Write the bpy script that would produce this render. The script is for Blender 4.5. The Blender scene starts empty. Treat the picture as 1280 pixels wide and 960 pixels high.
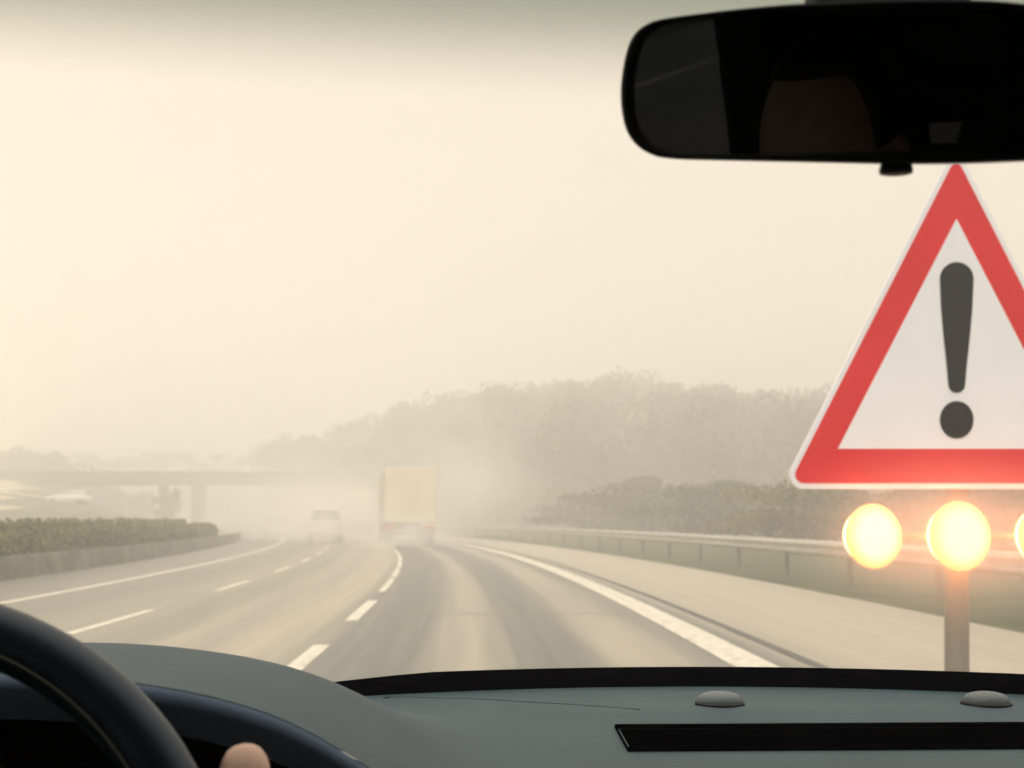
import bpy, bmesh, math, random
import numpy as np
from mathutils import Vector, Matrix
random.seed(4); rng = np.random.default_rng(11)
R = math.radians
sc = bpy.context.scene
C = sc.collection
EYE = 1.2                                  # eye height above the road

# ------------------------------------------------------------------ camera, sky, sun, exposure
F = 1500.0
PITCH = math.atan(170 / F); YAW = math.atan(48 / F * math.cos(PITCH))
fw = Vector((math.sin(YAW) * math.cos(PITCH), math.cos(YAW) * math.cos(PITCH), math.sin(PITCH)))
rt = Vector((math.cos(YAW), -math.sin(YAW), 0)); upv = rt.cross(fw)
cam = bpy.data.cameras.new('camera'); camo = bpy.data.objects.new('camera', cam); C.objects.link(camo)
camo.matrix_world = Matrix(((rt.x, upv.x, -fw.x, 0), (rt.y, upv.y, -fw.y, 0), (rt.z, upv.z, -fw.z, EYE), (0, 0, 0, 1)))
cam.sensor_width = 36; cam.lens = F / 1280 * 36; cam.clip_start = .02; cam.clip_end = 3000
cam.dof.use_dof = True; cam.dof.focus_distance = 1.2; cam.dof.aperture_fstop = 12
sc.camera = camo

def ray(px, py):
    return fw + rt * ((px - 640) / F) + upv * ((480 - py) / F)
def at(px, py, Y):                          # point at distance Y ahead seen in that direction
    d = ray(px, py); p = d * (Y / d.y); return Vector((p.x, p.y, p.z + EYE))

SUN_EL, SUN_AZ = 42, 205                    # sun behind a veil of cloud, behind the left shoulder
w = bpy.data.worlds.new("World"); sc.world = w; w.use_nodes = True
nt = w.node_tree; nt.nodes.clear()
N = nt.nodes.new; L = nt.links.new
out = N('ShaderNodeOutputWorld'); bg = N('ShaderNodeBackground'); bg.inputs[1].default_value = .1
sky = N('ShaderNodeTexSky'); sky.sky_type = 'NISHITA'; sky.sun_disc = False
sky.sun_elevation = R(SUN_EL); sky.sun_rotation = R(SUN_AZ); sky.dust_density = 4
mix = N('ShaderNodeMixRGB'); mix.inputs[0].default_value = .93
tc = N('ShaderNodeTexCoord'); mp = N('ShaderNodeMapping'); mp.inputs['Scale'].default_value = (1.2, 1.2, 3)
no = N('ShaderNodeTexNoise'); no.inputs['Scale'].default_value = 1.6; no.inputs['Detail'].default_value = 3
cr = N('ShaderNodeValToRGB')
cr.color_ramp.elements[0].position = .3; cr.color_ramp.elements[0].color = (7.6, 6.5, 5.6, 1)
cr.color_ramp.elements[1].position = .7; cr.color_ramp.elements[1].color = (8.1, 7.15, 6.2, 1)
L(tc.outputs['Generated'], mp.inputs[0]); L(mp.outputs[0], no.inputs[0]); L(no.outputs[0], cr.inputs[0])
# an overcast sky is brightest overhead
sx = N('ShaderNodeSeparateXYZ'); L(tc.outputs['Generated'], sx.inputs[0])
ze = N('ShaderNodeMapRange'); ze.interpolation_type = 'SMOOTHSTEP'; ze.inputs['From Min'].default_value = .3; ze.inputs['From Max'].default_value = .95
ze.inputs['To Min'].default_value = 1.0; ze.inputs['To Max'].default_value = 3.4; L(sx.outputs[2], ze.inputs[0])
vm = N('ShaderNodeVectorMath'); vm.operation = 'SCALE'; L(cr.outputs[0], vm.inputs[0]); L(ze.outputs[0], vm.inputs['Scale'])
L(sky.outputs[0], mix.inputs[1]); L(vm.outputs[0], mix.inputs[2]); L(mix.outputs[0], bg.inputs[0]); L(bg.outputs[0], out.inputs[0])

sl = bpy.data.lights.new('sun', 'SUN'); so = bpy.data.objects.new('sun', sl); C.objects.link(so)
sl.energy = 1.5; sl.angle = R(18); sl.color = (1, .93, .8)
az = R(SUN_AZ)
sdir = Vector((math.sin(az) * math.cos(R(SUN_EL)), math.cos(az) * math.cos(R(SUN_EL)), math.sin(R(SUN_EL))))
so.rotation_euler = sdir.to_track_quat('Z', 'Y').to_euler(); so.location = (0, 0, 60)

sc.view_settings.view_transform = 'Standard'; sc.view_settings.look = 'None'
sc.view_settings.gamma = 1; sc.view_settings.exposure = 0.03
sc.cycles.max_bounces = 12; sc.cycles.volume_bounces = 10; sc.cycles.transparent_max_bounces = 12
sc.cycles.diffuse_bounces = 3; sc.cycles.glossy_bounces = 3
sc.cycles.use_denoising = True; sc.cycles.sample_clamp_indirect = 4
sc.cycles.volume_max_steps = 128
HAZE = .0092

# ------------------------------------------------------------------ materials
def mat(name, col, rough=.6, metal=0, spec=.5, col2=None, scale=8, detail=4, bump=0, bscale=None, vec='Object',
        stretch=None, emis=None, island=0, lo=.35, hi=.65, coat=0, sheen=0):
    m = bpy.data.materials.new(name); m.use_nodes = True
    t = m.node_tree; b = t.nodes['Principled BSDF']
    b.inputs['Base Color'].default_value = (*col, 1); b.inputs['Roughness'].default_value = rough
    b.inputs['Metallic'].default_value = metal; b.inputs['Specular IOR Level'].default_value = spec
    b.inputs['Coat Weight'].default_value = coat; b.inputs['Sheen Weight'].default_value = sheen
    if emis:
        b.inputs['Emission Color'].default_value = (*emis[0], 1); b.inputs['Emission Strength'].default_value = emis[1]
    tcn = t.nodes.new('ShaderNodeTexCoord'); src = tcn.outputs[vec]
    if stretch:
        q = t.nodes.new('ShaderNodeMapping'); q.inputs['Scale'].default_value = stretch
        t.links.new(src, q.inputs[0]); src = q.outputs[0]
    if col2 is None: col2 = tuple(c * .82 for c in col)
    n = t.nodes.new('ShaderNodeTexNoise'); n.inputs['Scale'].default_value = scale; n.inputs['Detail'].default_value = detail
    t.links.new(src, n.inputs[0])
    r = t.nodes.new('ShaderNodeValToRGB')
    r.color_ramp.elements[0].position = lo; r.color_ramp.elements[0].color = (*col2, 1)
    r.color_ramp.elements[1].position = hi; r.color_ramp.elements[1].color = (*col, 1)
    t.links.new(n.outputs[0], r.inputs[0]); last = r.outputs[0]
    if island:
        g = t.nodes.new('ShaderNodeNewGeometry'); hs = t.nodes.new('ShaderNodeHueSaturation')
        ma = t.nodes.new('ShaderNodeMapRange'); ma.inputs['To Min'].default_value = 1 - island; ma.inputs['To Max'].default_value = 1 + island
        t.links.new(g.outputs['Random Per Island'], ma.inputs[0]); t.links.new(ma.outputs[0], hs.inputs['Value'])
        t.links.new(last, hs.inputs['Color']); last = hs.outputs[0]
    t.links.new(last, b.inputs['Base Color'])
    if bump:
        n2 = t.nodes.new('ShaderNodeTexNoise'); n2.inputs['Scale'].default_value = bscale or scale * 4; n2.inputs['Detail'].default_value = 3
        t.links.new(src, n2.inputs[0])
        bp = t.nodes.new('ShaderNodeBump'); bp.inputs['Strength'].default_value = bump; bp.inputs['Distance'].default_value = .002
        t.links.new(n2.outputs[0], bp.inputs['Height']); t.links.new(bp.outputs[0], b.inputs['Normal'])
    return m

M = {}
M['grass'] = mat('grass', (.09, .1, .045), .9, col2=(.045, .06, .03), scale=.6, detail=8)
M['field'] = mat('field', (.62, .54, .38), .9, col2=(.45, .42, .26), scale=.05, detail=6)
M['leaf'] = mat('leaf', (.1, .115, .045), .7, col2=(.055, .07, .03), scale=.35, spec=.12, island=.45)
M['leaf_pale'] = mat('leaf_pale', (.2, .2, .1), .7, col2=(.11, .13, .05), scale=.5, spec=.12, island=.4)
M['leaf_dark'] = mat('leaf_dark', (.09, .11, .05), .7, col2=(.06, .075, .035), scale=.5, spec=.12, island=.4)
M['leaf_autumn'] = mat('leaf_autumn', (.26, .17, .04), .7, col2=(.1, .1, .03), scale=.4, spec=.12, island=.4)
M['bark'] = mat('bark', (.09, .07, .05), .9, scale=6, bump=.6)
M['concrete'] = mat('concrete', (.2, .2, .16), .85, col2=(.1, .11, .08), scale=1.5, detail=8, bump=.4)
M['concrete_pale'] = mat('bridge_concrete', (.1, .1, .08), .85, scale=.6, detail=6, col2=(.07, .07, .06))
M['galv'] = mat('galvanised_steel', (.62, .6, .55), .45, .6, scale=3, col2=(.5, .49, .45))
M['paint'] = mat('road_paint', (.72, .69, .6), .6, scale=9, detail=8, col2=(.42, .4, .34), lo=.3, hi=.55)
M['sign_white'] = mat('sign_white', (.82, .86, .95), .5, spec=.2, scale=2, col2=(.79, .83, .92))
M['sign_red'] = mat('sign_red', (.7, .03, .04), .5, spec=.15, scale=3, col2=(.64, .027, .036))
M['sign_black'] = mat('sign_black', (.014, .018, .02), .6, spec=.15)
M['post'] = mat('post_grey', (.24, .24, .22), .5, .2, scale=5, stretch=(1, 1, .2))
M['black'] = mat('black_plastic', (.006, .006, .007), .55, spec=.3)
M['black_soft'] = mat('black_rubber', (.002, .002, .003), .9, spec=.0)
M['dash'] = mat('dashboard_plastic', (.03, .066, .084), .58, spec=.36, scale=9, col2=(.024, .055, .071), bump=.55, bscale=420)
M['dash_dark'] = mat('dashboard_fascia', (.13, .18, .27), .7, spec=.05, scale=10, bump=.3, bscale=420)
M['knob'] = mat('knob_grey', (.1, .125, .14), .45)
M['leather'] = mat('wheel_leather', (.007, .012, .02), .4, spec=.4, scale=30, bump=.05, bscale=300); M['leather'].node_tree.nodes['Principled BSDF'].inputs['Specular Tint'].default_value = (.55, .78, 1, 1)
M['stitch'] = mat('stitching', (.09, .08, .065), .8)
M['trim'] = mat('cabin_trim', (.03, .03, .032), .8)
M['headliner'] = mat('headliner', (.05, .05, .05), .95)
M['seat'] = mat('seat_cloth', (.02, .02, .023), .9, scale=30)
M['carpaint'] = mat('car_paint', (.05, .055, .06), .3, coat=.6, scale=2)
M['skin'] = mat('skin', (.74, .5, .4), .5, scale=18, col2=(.68, .43, .33), bump=.2, bscale=90)
M['hair'] = mat('hair', (.02, .013, .009), .6, scale=60, stretch=(1, 1, .1))
M['shirt'] = mat('shirt', (.05, .06, .08), .9, scale=20)
M['trousers'] = mat('trousers', (.03, .035, .05), .9, scale=20)
M['lorry_white'] = mat('lorry_panel', (.82, .76, .62), .5, scale=.8, col2=(.74, .68, .55))
M['lorry_side'] = mat('lorry_curtain', (.6, .57, .5), .6, scale=.8)
M['lorry_dark'] = mat('lorry_chassis', (.12, .115, .1), .8)
M['rubber'] = mat('tyre_rubber', (.02, .02, .02), .9)
M['white_car'] = mat('white_car_paint', (.82, .8, .75), .3, coat=.5, scale=1, col2=(.78, .76, .71))
M['glass_dark'] = mat('car_window_glass', (.03, .035, .04), .1, spec=.8)
M['red_lens'] = mat('red_lens', (.55, .06, .04), .3, emis=((1, .12, .06), .12))
M['roof_tile'] = mat('roof_tile', (.55, .42, .33), .8, scale=3)
M['plaster'] = mat('plaster', (.75, .7, .6), .9, scale=1)
M['mirror'] = mat('mirror_coating', (.085, .085, .085), .02, 1.0, col2=(.085, .085, .085), spec=.0)

def road_material():
    m = bpy.data.materials.new('wet_asphalt'); m.use_nodes = True
    t = m.node_tree; b = t.nodes['Principled BSDF']; NN = t.nodes.new; LL = t.links.new
    uv = NN('ShaderNodeUVMap'); uv.uv_map = 'lane'
    sep = NN('ShaderNodeSeparateXYZ'); LL(uv.outputs[0], sep.inputs[0])
    mp2 = NN('ShaderNodeMapping'); mp2.inputs['Scale'].default_value = (1, .012, 1); LL(uv.outputs[0], mp2.inputs[0])
    wob = NN('ShaderNodeTexNoise'); wob.inputs['Scale'].default_value = 1.3; wob.inputs['Detail'].default_value = 2; LL(mp2.outputs[0], wob.inputs[0])
    ad = NN('ShaderNodeMath'); ad.operation = 'MULTIPLY_ADD'; ad.inputs[1].default_value = .5; ad.inputs[2].default_value = -.25; LL(wob.outputs[0], ad.inputs[0])
    s = NN('ShaderNodeMath'); s.operation = 'ADD'; LL(sep.outputs[0], s.inputs[0]); LL(ad.outputs[0], s.inputs[1])
    mr = NN('ShaderNodeMapRange'); mr.inputs['From Min'].default_value = -10; mr.inputs['From Max'].default_value = 7; LL(s.outputs[0], mr.inputs[0])
    # (lateral metres, 0 dark wet .. 1 pale: wear and sky reflection put into colour)
    stops = [(-9.6, .1), (-7.6, .2), (-6.6, .35), (-5.6, .25), (-4.9, .5), (-4.1, .6), (-3.5, .25), (-3.05, .8), (-2.65, .5), (-2.2, .9), (-1.7, .85), (-1.42, .2),
             (-1.0, .0), (-.45, .05), (-.2, .75), (.05, .8), (.3, .08), (.95, .02), (1.25, .7), (1.6, .75), (1.9, .25), (2.55, .1), (2.85, .85), (4.6, .95), (5.6, .75)]
    cr = NN('ShaderNodeValToRGB'); el = cr.color_ramp.elements
    el[0].position = (stops[0][0] + 10) / 17; el[0].color = (stops[0][1],) * 3 + (1,)
    el[1].position = (stops[-1][0] + 10) / 17; el[1].color = (stops[-1][1],) * 3 + (1,)
    for p, v in stops[1:-1]:
        e = el.new((p + 10) / 17); e.color = (v, v, v, 1)
    cr.color_ramp.interpolation = 'B_SPLINE'
    LL(mr.outputs[0], cr.inputs[0])
    mp3 = NN('ShaderNodeMapping'); mp3.inputs['Scale'].default_value = (3.2, .06, 1); LL(uv.outputs[0], mp3.inputs[0])
    st = NN('ShaderNodeTexNoise'); st.inputs['Scale'].default_value = 2.2; st.inputs['Detail'].default_value = 5; LL(mp3.outputs[0], st.inputs[0])
    mm = NN('ShaderNodeMath'); mm.operation = 'MULTIPLY_ADD'; mm.inputs[1].default_value = .7; mm.inputs[2].default_value = -.35; LL(st.outputs[0], mm.inputs[0])
    sm = NN('ShaderNodeMath'); sm.operation = 'ADD'; sm.use_clamp = True; LL(cr.outputs[0], sm.inputs[0]); LL(mm.outputs[0], sm.inputs[1])
    c = NN('ShaderNodeMixRGB'); c.inputs[1].default_value = (.072, .082, .074, 1); c.inputs[2].default_value = (.44, .395, .32, 1); LL(sm.outputs[0], c.inputs[0])
    gr = NN('ShaderNodeTexNoise'); gr.inputs['Scale'].default_value = 60; gr.inputs['Detail'].default_value = 3
    tc = NN('ShaderNodeTexCoord'); LL(tc.outputs['Object'], gr.inputs[0])
    gm = NN('ShaderNodeMapRange'); gm.inputs['To Min'].default_value = .8; gm.inputs['To Max'].default_value = 1.2; LL(gr.outputs[0], gm.inputs[0])
    mu = NN('ShaderNodeVectorMath'); mu.operation = 'SCALE'; LL(c.outputs[0], mu.inputs[0]); LL(gm.outputs[0], mu.inputs['Scale'])
    LL(mu.outputs[0], b.inputs['Base Color'])
    rr = NN('ShaderNodeMapRange'); rr.inputs['To Min'].default_value = .34; rr.inputs['To Max'].default_value = .52; LL(sm.outputs[0], rr.inputs[0]); LL(rr.outputs[0], b.inputs['Roughness'])
    bp = NN('ShaderNodeBump'); bp.inputs['Strength'].default_value = .25; bp.inputs['Distance'].default_value = .004; LL(gr.outputs[0], bp.inputs['Height']); LL(bp.outputs[0], b.inputs['Normal'])
    return m
M['road'] = road_material()

def glass_material(name, tint, shade_band=False):
    m = bpy.data.materials.new(name); m.use_nodes = True; t = m.node_tree; t.nodes.clear()
    NN = t.nodes.new; LL = t.links.new
    o = NN('ShaderNodeOutputMaterial'); tr = NN('ShaderNodeBsdfTransparent'); gl = NN('ShaderNodeBsdfGlossy'); gl.inputs['Roughness'].default_value = .02
    mx = NN('ShaderNodeMixShader'); lw0 = NN('ShaderNodeLayerWeight'); pw = NN('ShaderNodeMath'); pw.operation = 'POWER'; pw.inputs[1].default_value = 4.0
    lw = NN('ShaderNodeMath'); lw.operation = 'MULTIPLY_ADD'; lw.inputs[1].default_value = .35; lw.inputs[2].default_value = .012
    LL(lw0.outputs['Facing'], pw.inputs[0]); LL(pw.outputs[0], lw.inputs[0])
    tr.inputs[0].default_value = (*tint, 1)
    if shade_band:                          # the factory-tinted strip along the top of the glass
        tc = NN('ShaderNodeTexCoord'); sp = NN('ShaderNodeSeparateXYZ'); LL(tc.outputs['Object'], sp.inputs[0])
        mr = NN('ShaderNodeMapRange'); mr.interpolation_type = 'SMOOTHSTEP'
        mr.inputs['From Min'].default_value = EYE + .222; mr.inputs['From Max'].default_value = EYE + .264; LL(sp.outputs[2], mr.inputs[0])
        c = NN('ShaderNodeMixRGB'); c.inputs[1].default_value = (*tint, 1); c.inputs[2].default_value = (.36, .42, .38, 1)
        LL(mr.outputs[0], c.inputs[0]); LL(c.outputs[0], tr.inputs[0])
    LL(lw.outputs[0], mx.inputs[0]); LL(tr.outputs[0], mx.inputs[1]); LL(gl.outputs[0], mx.inputs[2]); LL(mx.outputs[0], o.inputs[0])
    return m
M['windscreen'] = glass_material('windscreen_glass', (.97, .985, .97), True)
M['privacy'] = glass_material('tinted_side_glass', (.1, .115, .115))
M['sideglass'] = glass_material('side_glass', (.2, .23, .24))

def volume_material(name, dens, col, aniso=.2):
    m = bpy.data.materials.new(name); m.use_nodes = True; t = m.node_tree; t.nodes.clear()
    o = t.nodes.new('ShaderNodeOutputMaterial'); v = t.nodes.new('ShaderNodeVolumePrincipled')
    v.inputs['Color'].default_value = (*col, 1); v.inputs['Density'].default_value = dens; v.inputs['Anisotropy'].default_value = aniso
    t.links.new(v.outputs[0], o.inputs['Volume']); return m
M['haze'] = volume_material('haze_air', HAZE, (.9998, .993, .982), 0)
def soft_volume(name, dens, col, aniso=.2, wisp=.6):
    m = volume_material(name, dens, col, aniso); t = m.node_tree; v = [n for n in t.nodes if n.type == 'PRINCIPLED_VOLUME'][0]
    tcn = t.nodes.new('ShaderNodeTexCoord'); gr_ = t.nodes.new('ShaderNodeTexGradient'); gr_.gradient_type = 'QUADRATIC_SPHERE'
    t.links.new(tcn.outputs['Object'], gr_.inputs[0])
    nz = t.nodes.new('ShaderNodeTexNoise'); nz.inputs['Scale'].default_value = 2.2; nz.inputs['Detail'].default_value = 2; t.links.new(tcn.outputs['Object'], nz.inputs[0])
    mrr = t.nodes.new('ShaderNodeMapRange'); mrr.inputs['From Min'].default_value = .3; mrr.inputs['From Max'].default_value = .7
    mrr.inputs['To Min'].default_value = dens * (1 - wisp); mrr.inputs['To Max'].default_value = dens * (1 + wisp); t.links.new(nz.outputs[0], mrr.inputs[0])
    mu_ = t.nodes.new('ShaderNodeMath'); mu_.operation = 'MULTIPLY'; t.links.new(gr_.outputs[0], mu_.inputs[0]); t.links.new(mrr.outputs[0], mu_.inputs[1])
    t.links.new(mu_.outputs[0], v.inputs['Density']); return m
M['spray'] = soft_volume('spray_mist', .14, (.9995, .99, .975))
M['spray_dense'] = soft_volume('spray_dense', .6, (.9995, .99, .975))

def lamp_material(name, col, s):
    m = bpy.data.materials.new(name); m.use_nodes = True; t = m.node_tree; b = t.nodes['Principled BSDF']
    b.inputs['Base Color'].default_value = (.9, .7, .3, 1); b.inputs['Roughness'].default_value = .3
    b.inputs['Emission Color'].default_value = (*col, 1); b.inputs['Emission Strength'].default_value = s
    return m
M['lamp_on'] = lamp_material('lamp_lens_lit', (1, .3, .16), 4)
def graded_lens(m):
    t = m.node_tree; b = t.nodes['Principled BSDF']; tcn = t.nodes.new('ShaderNodeTexCoord'); mp_ = t.nodes.new('ShaderNodeMapping')
    mp_.inputs['Location'].default_value = (-.5, 0, -.5); mp_.inputs['Scale'].default_value = (1, 0, 1); t.links.new(tcn.outputs['Generated'], mp_.inputs[0])
    ln = t.nodes.new('ShaderNodeVectorMath'); ln.operation = 'LENGTH'; t.links.new(mp_.outputs[0], ln.inputs[0])
    c_ = t.nodes.new('ShaderNodeValToRGB'); e = c_.color_ramp.elements; c_.color_ramp.interpolation = 'EASE'
    e[0].position = .26; e[0].color = (1, .112, .1, 1); e[1].position = .5; e[1].color = (.3, .09, .025, 1)  # orange falloff paints the lamp's soft glow into the lens edge
    t.links.new(ln.outputs['Value'], c_.inputs[0]); t.links.new(c_.outputs[0], b.inputs['Emission Color']); b.inputs['Emission Strength'].default_value = 7
graded_lens(M['lamp_on'])
M['rim_glow'] = lamp_material('lamp_rim_added_glow', (1, .36, .13), 9)  # rim made to emit, added for the halo round the lamps

# ------------------------------------------------------------------ helpers
def tag(o, label=None, cat=None, group=None, kind=None):
    if label: o['label'] = label
    if cat: o['category'] = cat
    if group: o['group'] = group
    if kind: o['kind'] = kind
    return o
def empty(name, loc=(0, 0, 0), rz=0):
    o = bpy.data.objects.new(name, None); C.objects.link(o); o.location = loc; o.rotation_euler = (0, 0, rz); o.empty_display_size = .2; return o
def link(name, me, m=None, parent=None, smooth=False):
    if m is not None and not len(me.materials): me.materials.append(m)
    if smooth: me.shade_smooth()
    o = bpy.data.objects.new(name, me); C.objects.link(o)
    if parent is not None: o.parent = parent
    return o
def ob(name, bm, m, parent=None, smooth=False):
    me = bpy.data.meshes.new(name); bm.normal_update(); bm.to_mesh(me); bm.free()
    return link(name, me, m, parent, smooth)
def raw(name, verts, faces, m, parent=None, smooth=False):
    me = bpy.data.meshes.new(name); me.from_pydata([tuple(v) for v in verts], [], faces); me.update()
    return link(name, me, m, parent, smooth)
def box(bm, x0, x1, y0, y1, z0, z1, bev=0):
    r = bmesh.ops.create_cube(bm, size=1)['verts']
    for v in r: v.co = Vector(((x0 + x1) / 2 + v.co.x * (x1 - x0), (y0 + y1) / 2 + v.co.y * (y1 - y0), (z0 + z1) / 2 + v.co.z * (z1 - z0)))
    if bev:
        es = list({e for v in r for e in v.link_edges})
        bmesh.ops.bevel(bm, geom=es, offset=bev, segments=2, profile=.5, affect='EDGES')
    return bm
def boxo(name, b, m, parent, bev=0):
    return ob(name, box(bmesh.new(), *b, bev), m, parent)
def tube(bm, pts, rad, n=12, closed=False, cap=True):
    pts = [Vector(p) for p in pts]; rings = []
    rad = rad if isinstance(rad, (list, tuple)) else [rad] * len(pts)
    ref = None
    for i, p in enumerate(pts):
        if closed: d = pts[(i + 1) % len(pts)] - pts[i - 1]
        else: d = pts[min(i + 1, len(pts) - 1)] - pts[max(i - 1, 0)]
        d.normalize()
        if ref is None: ref = Vector((0, 0, 1)) if abs(d.z) < .9 else Vector((1, 0, 0))
        a = d.cross(ref).normalized(); b_ = a.cross(d).normalized(); ref = b_
        rings.append([bm.verts.new(p + (a * math.cos(t) + b_ * math.sin(t)) * rad[i]) for t in [2 * math.pi * k / n for k in range(n)]])
    m_ = len(rings)
    for i in range(m_ if closed else m_ - 1):
        A, B = rings[i], rings[(i + 1) % m_]
        for k in range(n): bm.faces.new((A[k], A[(k + 1) % n], B[(k + 1) % n], B[k]))
    if cap and not closed:
        bm.faces.new(rings[0][::-1]); bm.faces.new(rings[-1])
    return bm
def lathe(bm, prof, n=24, centre=(0, 0, 0), axis='Z'):
    c = Vector(centre); rings = []
    for r_, h in prof:
        ring = []
        for k in range(n):
            a = 2 * math.pi * k / n
            v = Vector((r_ * math.cos(a), r_ * math.sin(a), h))
            if axis == 'Y': v = Vector((v.x, v.z, v.y))
            if axis == 'X': v = Vector((v.z, v.x, v.y))
            ring.append(bm.verts.new(c + v))
        rings.append(ring)
    for A, B in zip(rings, rings[1:]):
        for k in range(n): bm.faces.new((A[k], A[(k + 1) % n], B[(k + 1) % n], B[k]))
    bm.faces.new(rings[0][::-1]); bm.faces.new(rings[-1])
    bmesh.ops.recalc_face_normals(bm, faces=bm.faces)
    return bm
def smooth_step(a, b, x):
    t = np.clip((x - a) / (b - a), 0, 1); return t * t * (3 - 2 * t)

# ------------------------------------------------------------------ the run of the road and the terrain
def off(y):                                 # the motorway bends away to the left
    y = np.asarray(y, float); q = np.clip(y - 12, 0, 150)
    return -(q ** 2) / 800 - np.clip(y - 162, 0, None) * .375
SKX = np.array([-3000, 60, 285, 306, 325, 360, 400, 450, 520, 600, 660, 720, 790, 850, 900, 950, 1000, 1280, 1700, 3000])
SKY_ = np.array([650, 648, 640, 560, 540, 530, 522, 508, 498, 489, 480, 479, 472, 486, 484, 494, 492, 500, 530, 600])
def height(x, y):
    x = np.asarray(x, float); y = np.asarray(y, float); r = np.hypot(x, y)
    a = np.arctan2(x, np.maximum(y, 1e-3)); px = 592 + F * np.tan(np.clip(a, -1.1, 1.1))
    lat = x - off(y)
    hr = np.maximum((650 - np.interp(px, SKX, SKY_)) / F * 230 + EYE - 10, 0)
    hill = hr * smooth_step(62, 228, r) * smooth_step(11, 34, lat)
    fld = 7.6 * smooth_step(58, 205, r) * smooth_step(9, 34, -lat) * smooth_step(-80, -20, y)
    return hill + fld - .012 + .25 * smooth_step(10, 16, lat)
xs = np.arange(-460, 461, 5.); ys = np.arange(-60, 640, 5.)
X, Y = np.meshgrid(xs, ys); Z = height(X, Y)
V = np.stack([X.ravel(), Y.ravel(), Z.ravel()], 1); nx = len(xs)
fc = [(j * nx + i, j * nx + i + 1, (j + 1) * nx + i + 1, (j + 1) * nx + i) for j in range(len(ys) - 1) for i in range(nx - 1)]
g = raw('ground', V, fc, M['grass'], smooth=True); tag(g, 'green grassy ground beside the motorway', 'ground', kind='structure')
g.data.materials.append(M['field'])
cx = (X[:-1, :-1] + 2.5).ravel(); cy = (Y[:-1, :-1] + 2.5).ravel()
g.data.polygons.foreach_set('material_index', (((cx - off(cy)) < -30) & (cy > -20)).astype(np.int32))

def strip(name, l0, l1, y0, y1, z, m, step=2.0, nl=1):
    yy = np.linspace(y0, y1, max(2, int((y1 - y0) / step) + 1)); vs = []; fs = []; uvs = []
    for y in yy:
        for k in range(nl + 1):
            l = l0 + (l1 - l0) * k / nl; vs.append((l + float(off(y)), y, z)); uvs.append((l, y))
    for j in range(len(yy) - 1):
        for k in range(nl):
            a = j * (nl + 1) + k; fs.append((a, a + 1, a + nl + 2, a + nl + 1))
    me = bpy.data.meshes.new(name); me.from_pydata(vs, [], fs); me.update()
    u = me.uv_layers.new(name='lane')
    for lp in me.loops: u.data[lp.index].uv = uvs[lp.vertex_index]
    return me
rd = link('road', strip('road', -9.2, 5.85, -50, 330, .004, M['road'], nl=6), M['road'])
tag(rd, 'wet grey asphalt carriageway bending left', 'road', kind='structure')
rd2 = link('road', strip('opposite_road', -24, -12.4, -50, 330, .003, M['road'], nl=4), M['road'])
tag(rd2, 'opposite carriageway beyond the hedge', 'road', kind='structure')

def marks(name, segs, label):
    me = bpy.data.meshes.new(name); vs = []; fs = []
    for (l0, l1, y0, y1) in segs:
        yy = np.linspace(y0, y1, max(2, int((y1 - y0) / 2) + 1)); b0 = len(vs)
        for y in yy:
            o_ = float(off(y)); vs += [(l0 + o_, y, .008), (l1 + o_, y, .008)]
        for j in range(len(yy) - 1):
            a = b0 + 2 * j; fs.append((a, a + 1, a + 3, a + 2))
    me.from_pydata(vs, [], fs); me.update(); o = link(name, me, M['paint']); tag(o, label, 'road marking', kind='structure')
marks('edge_line', [(2.14, 2.50, -40, 300)], 'broad white line along the hard shoulder')
marks('edge_line', [(-6.85, -6.68, -40, 300)], 'thin white line at the far left edge of the carriageway')
marks('lane_line', [(-1.53, -1.37, a, a + 3.6) for a in (8.2, 14.6)] + [(-1.51, -1.39, a, a + 4.6) for a in np.arange(20.4, 200, 5.2)], 'dashed white line left of the driven lane')
marks('lane_line', [(-4.33, -4.2, a, a + 3.4) for a in (13.0, 20.8, 28.2, 35.0, 42, 49, 56, 63, 70)], 'dashed white line between the two left lanes')
j = raw('road_joint', [(-1.3, 15.6, .007), (2.1, 15.6, .007), (2.1, 15.75, .007), (-1.3, 15.75, .007)], [(0, 1, 2, 3)],
        mat('joint_sealant', (.32, .3, .25), .6)); tag(j, 'thin pale joint across the driven lane', 'road joint', kind='structure')
j = link('road_joint', strip('shoulder_joint', 2.78, 2.9, -30, 120, .008, None), mat('seam_tar', (.035, .04, .038), .4))
tag(j, 'dark tarred seam along the hard shoulder', 'road joint', kind='structure')

# ------------------------------------------------------------------ foliage
def leaf_cloud(name, blobs, per, size, m, parent=None, flat=1.0, grow=0):
    """blobs: (x, y, z, rx, ry, rz); leaf-sized quads spread through every blob's volume"""
    B = np.array(blobs, float); n = len(B) * per
    d = rng.normal(size=(n, 3)); d /= np.linalg.norm(d, axis=1)[:, None]
    rr = rng.random(n) ** .38
    c = np.repeat(B[:, :3], per, 0) + d * rr[:, None] * np.repeat(B[:, 3:], per, 0)
    a = rng.normal(size=(n, 3)); a /= np.linalg.norm(a, axis=1)[:, None]
    b = np.cross(a, rng.normal(size=(n, 3))); b /= np.linalg.norm(b, axis=1)[:, None]
    s = size * (.5 + rng.random(n))[:, None]
    P = np.stack([c - a * s, c + b * s * .6, c + a * s, c - b * s * .6], 1).reshape(-1, 3)
    me = bpy.data.meshes.new(name); me.vertices.add(4 * n); me.vertices.foreach_set('co', P.ravel())
    me.loops.add(4 * n); me.loops.foreach_set('vertex_index', np.arange(4 * n))
    me.polygons.add(n); me.polygons.foreach_set('loop_start', np.arange(0, 4 * n, 4))
    me.update(calc_edges=True); me.validate()
    return link(name, me, m, parent)

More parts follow.
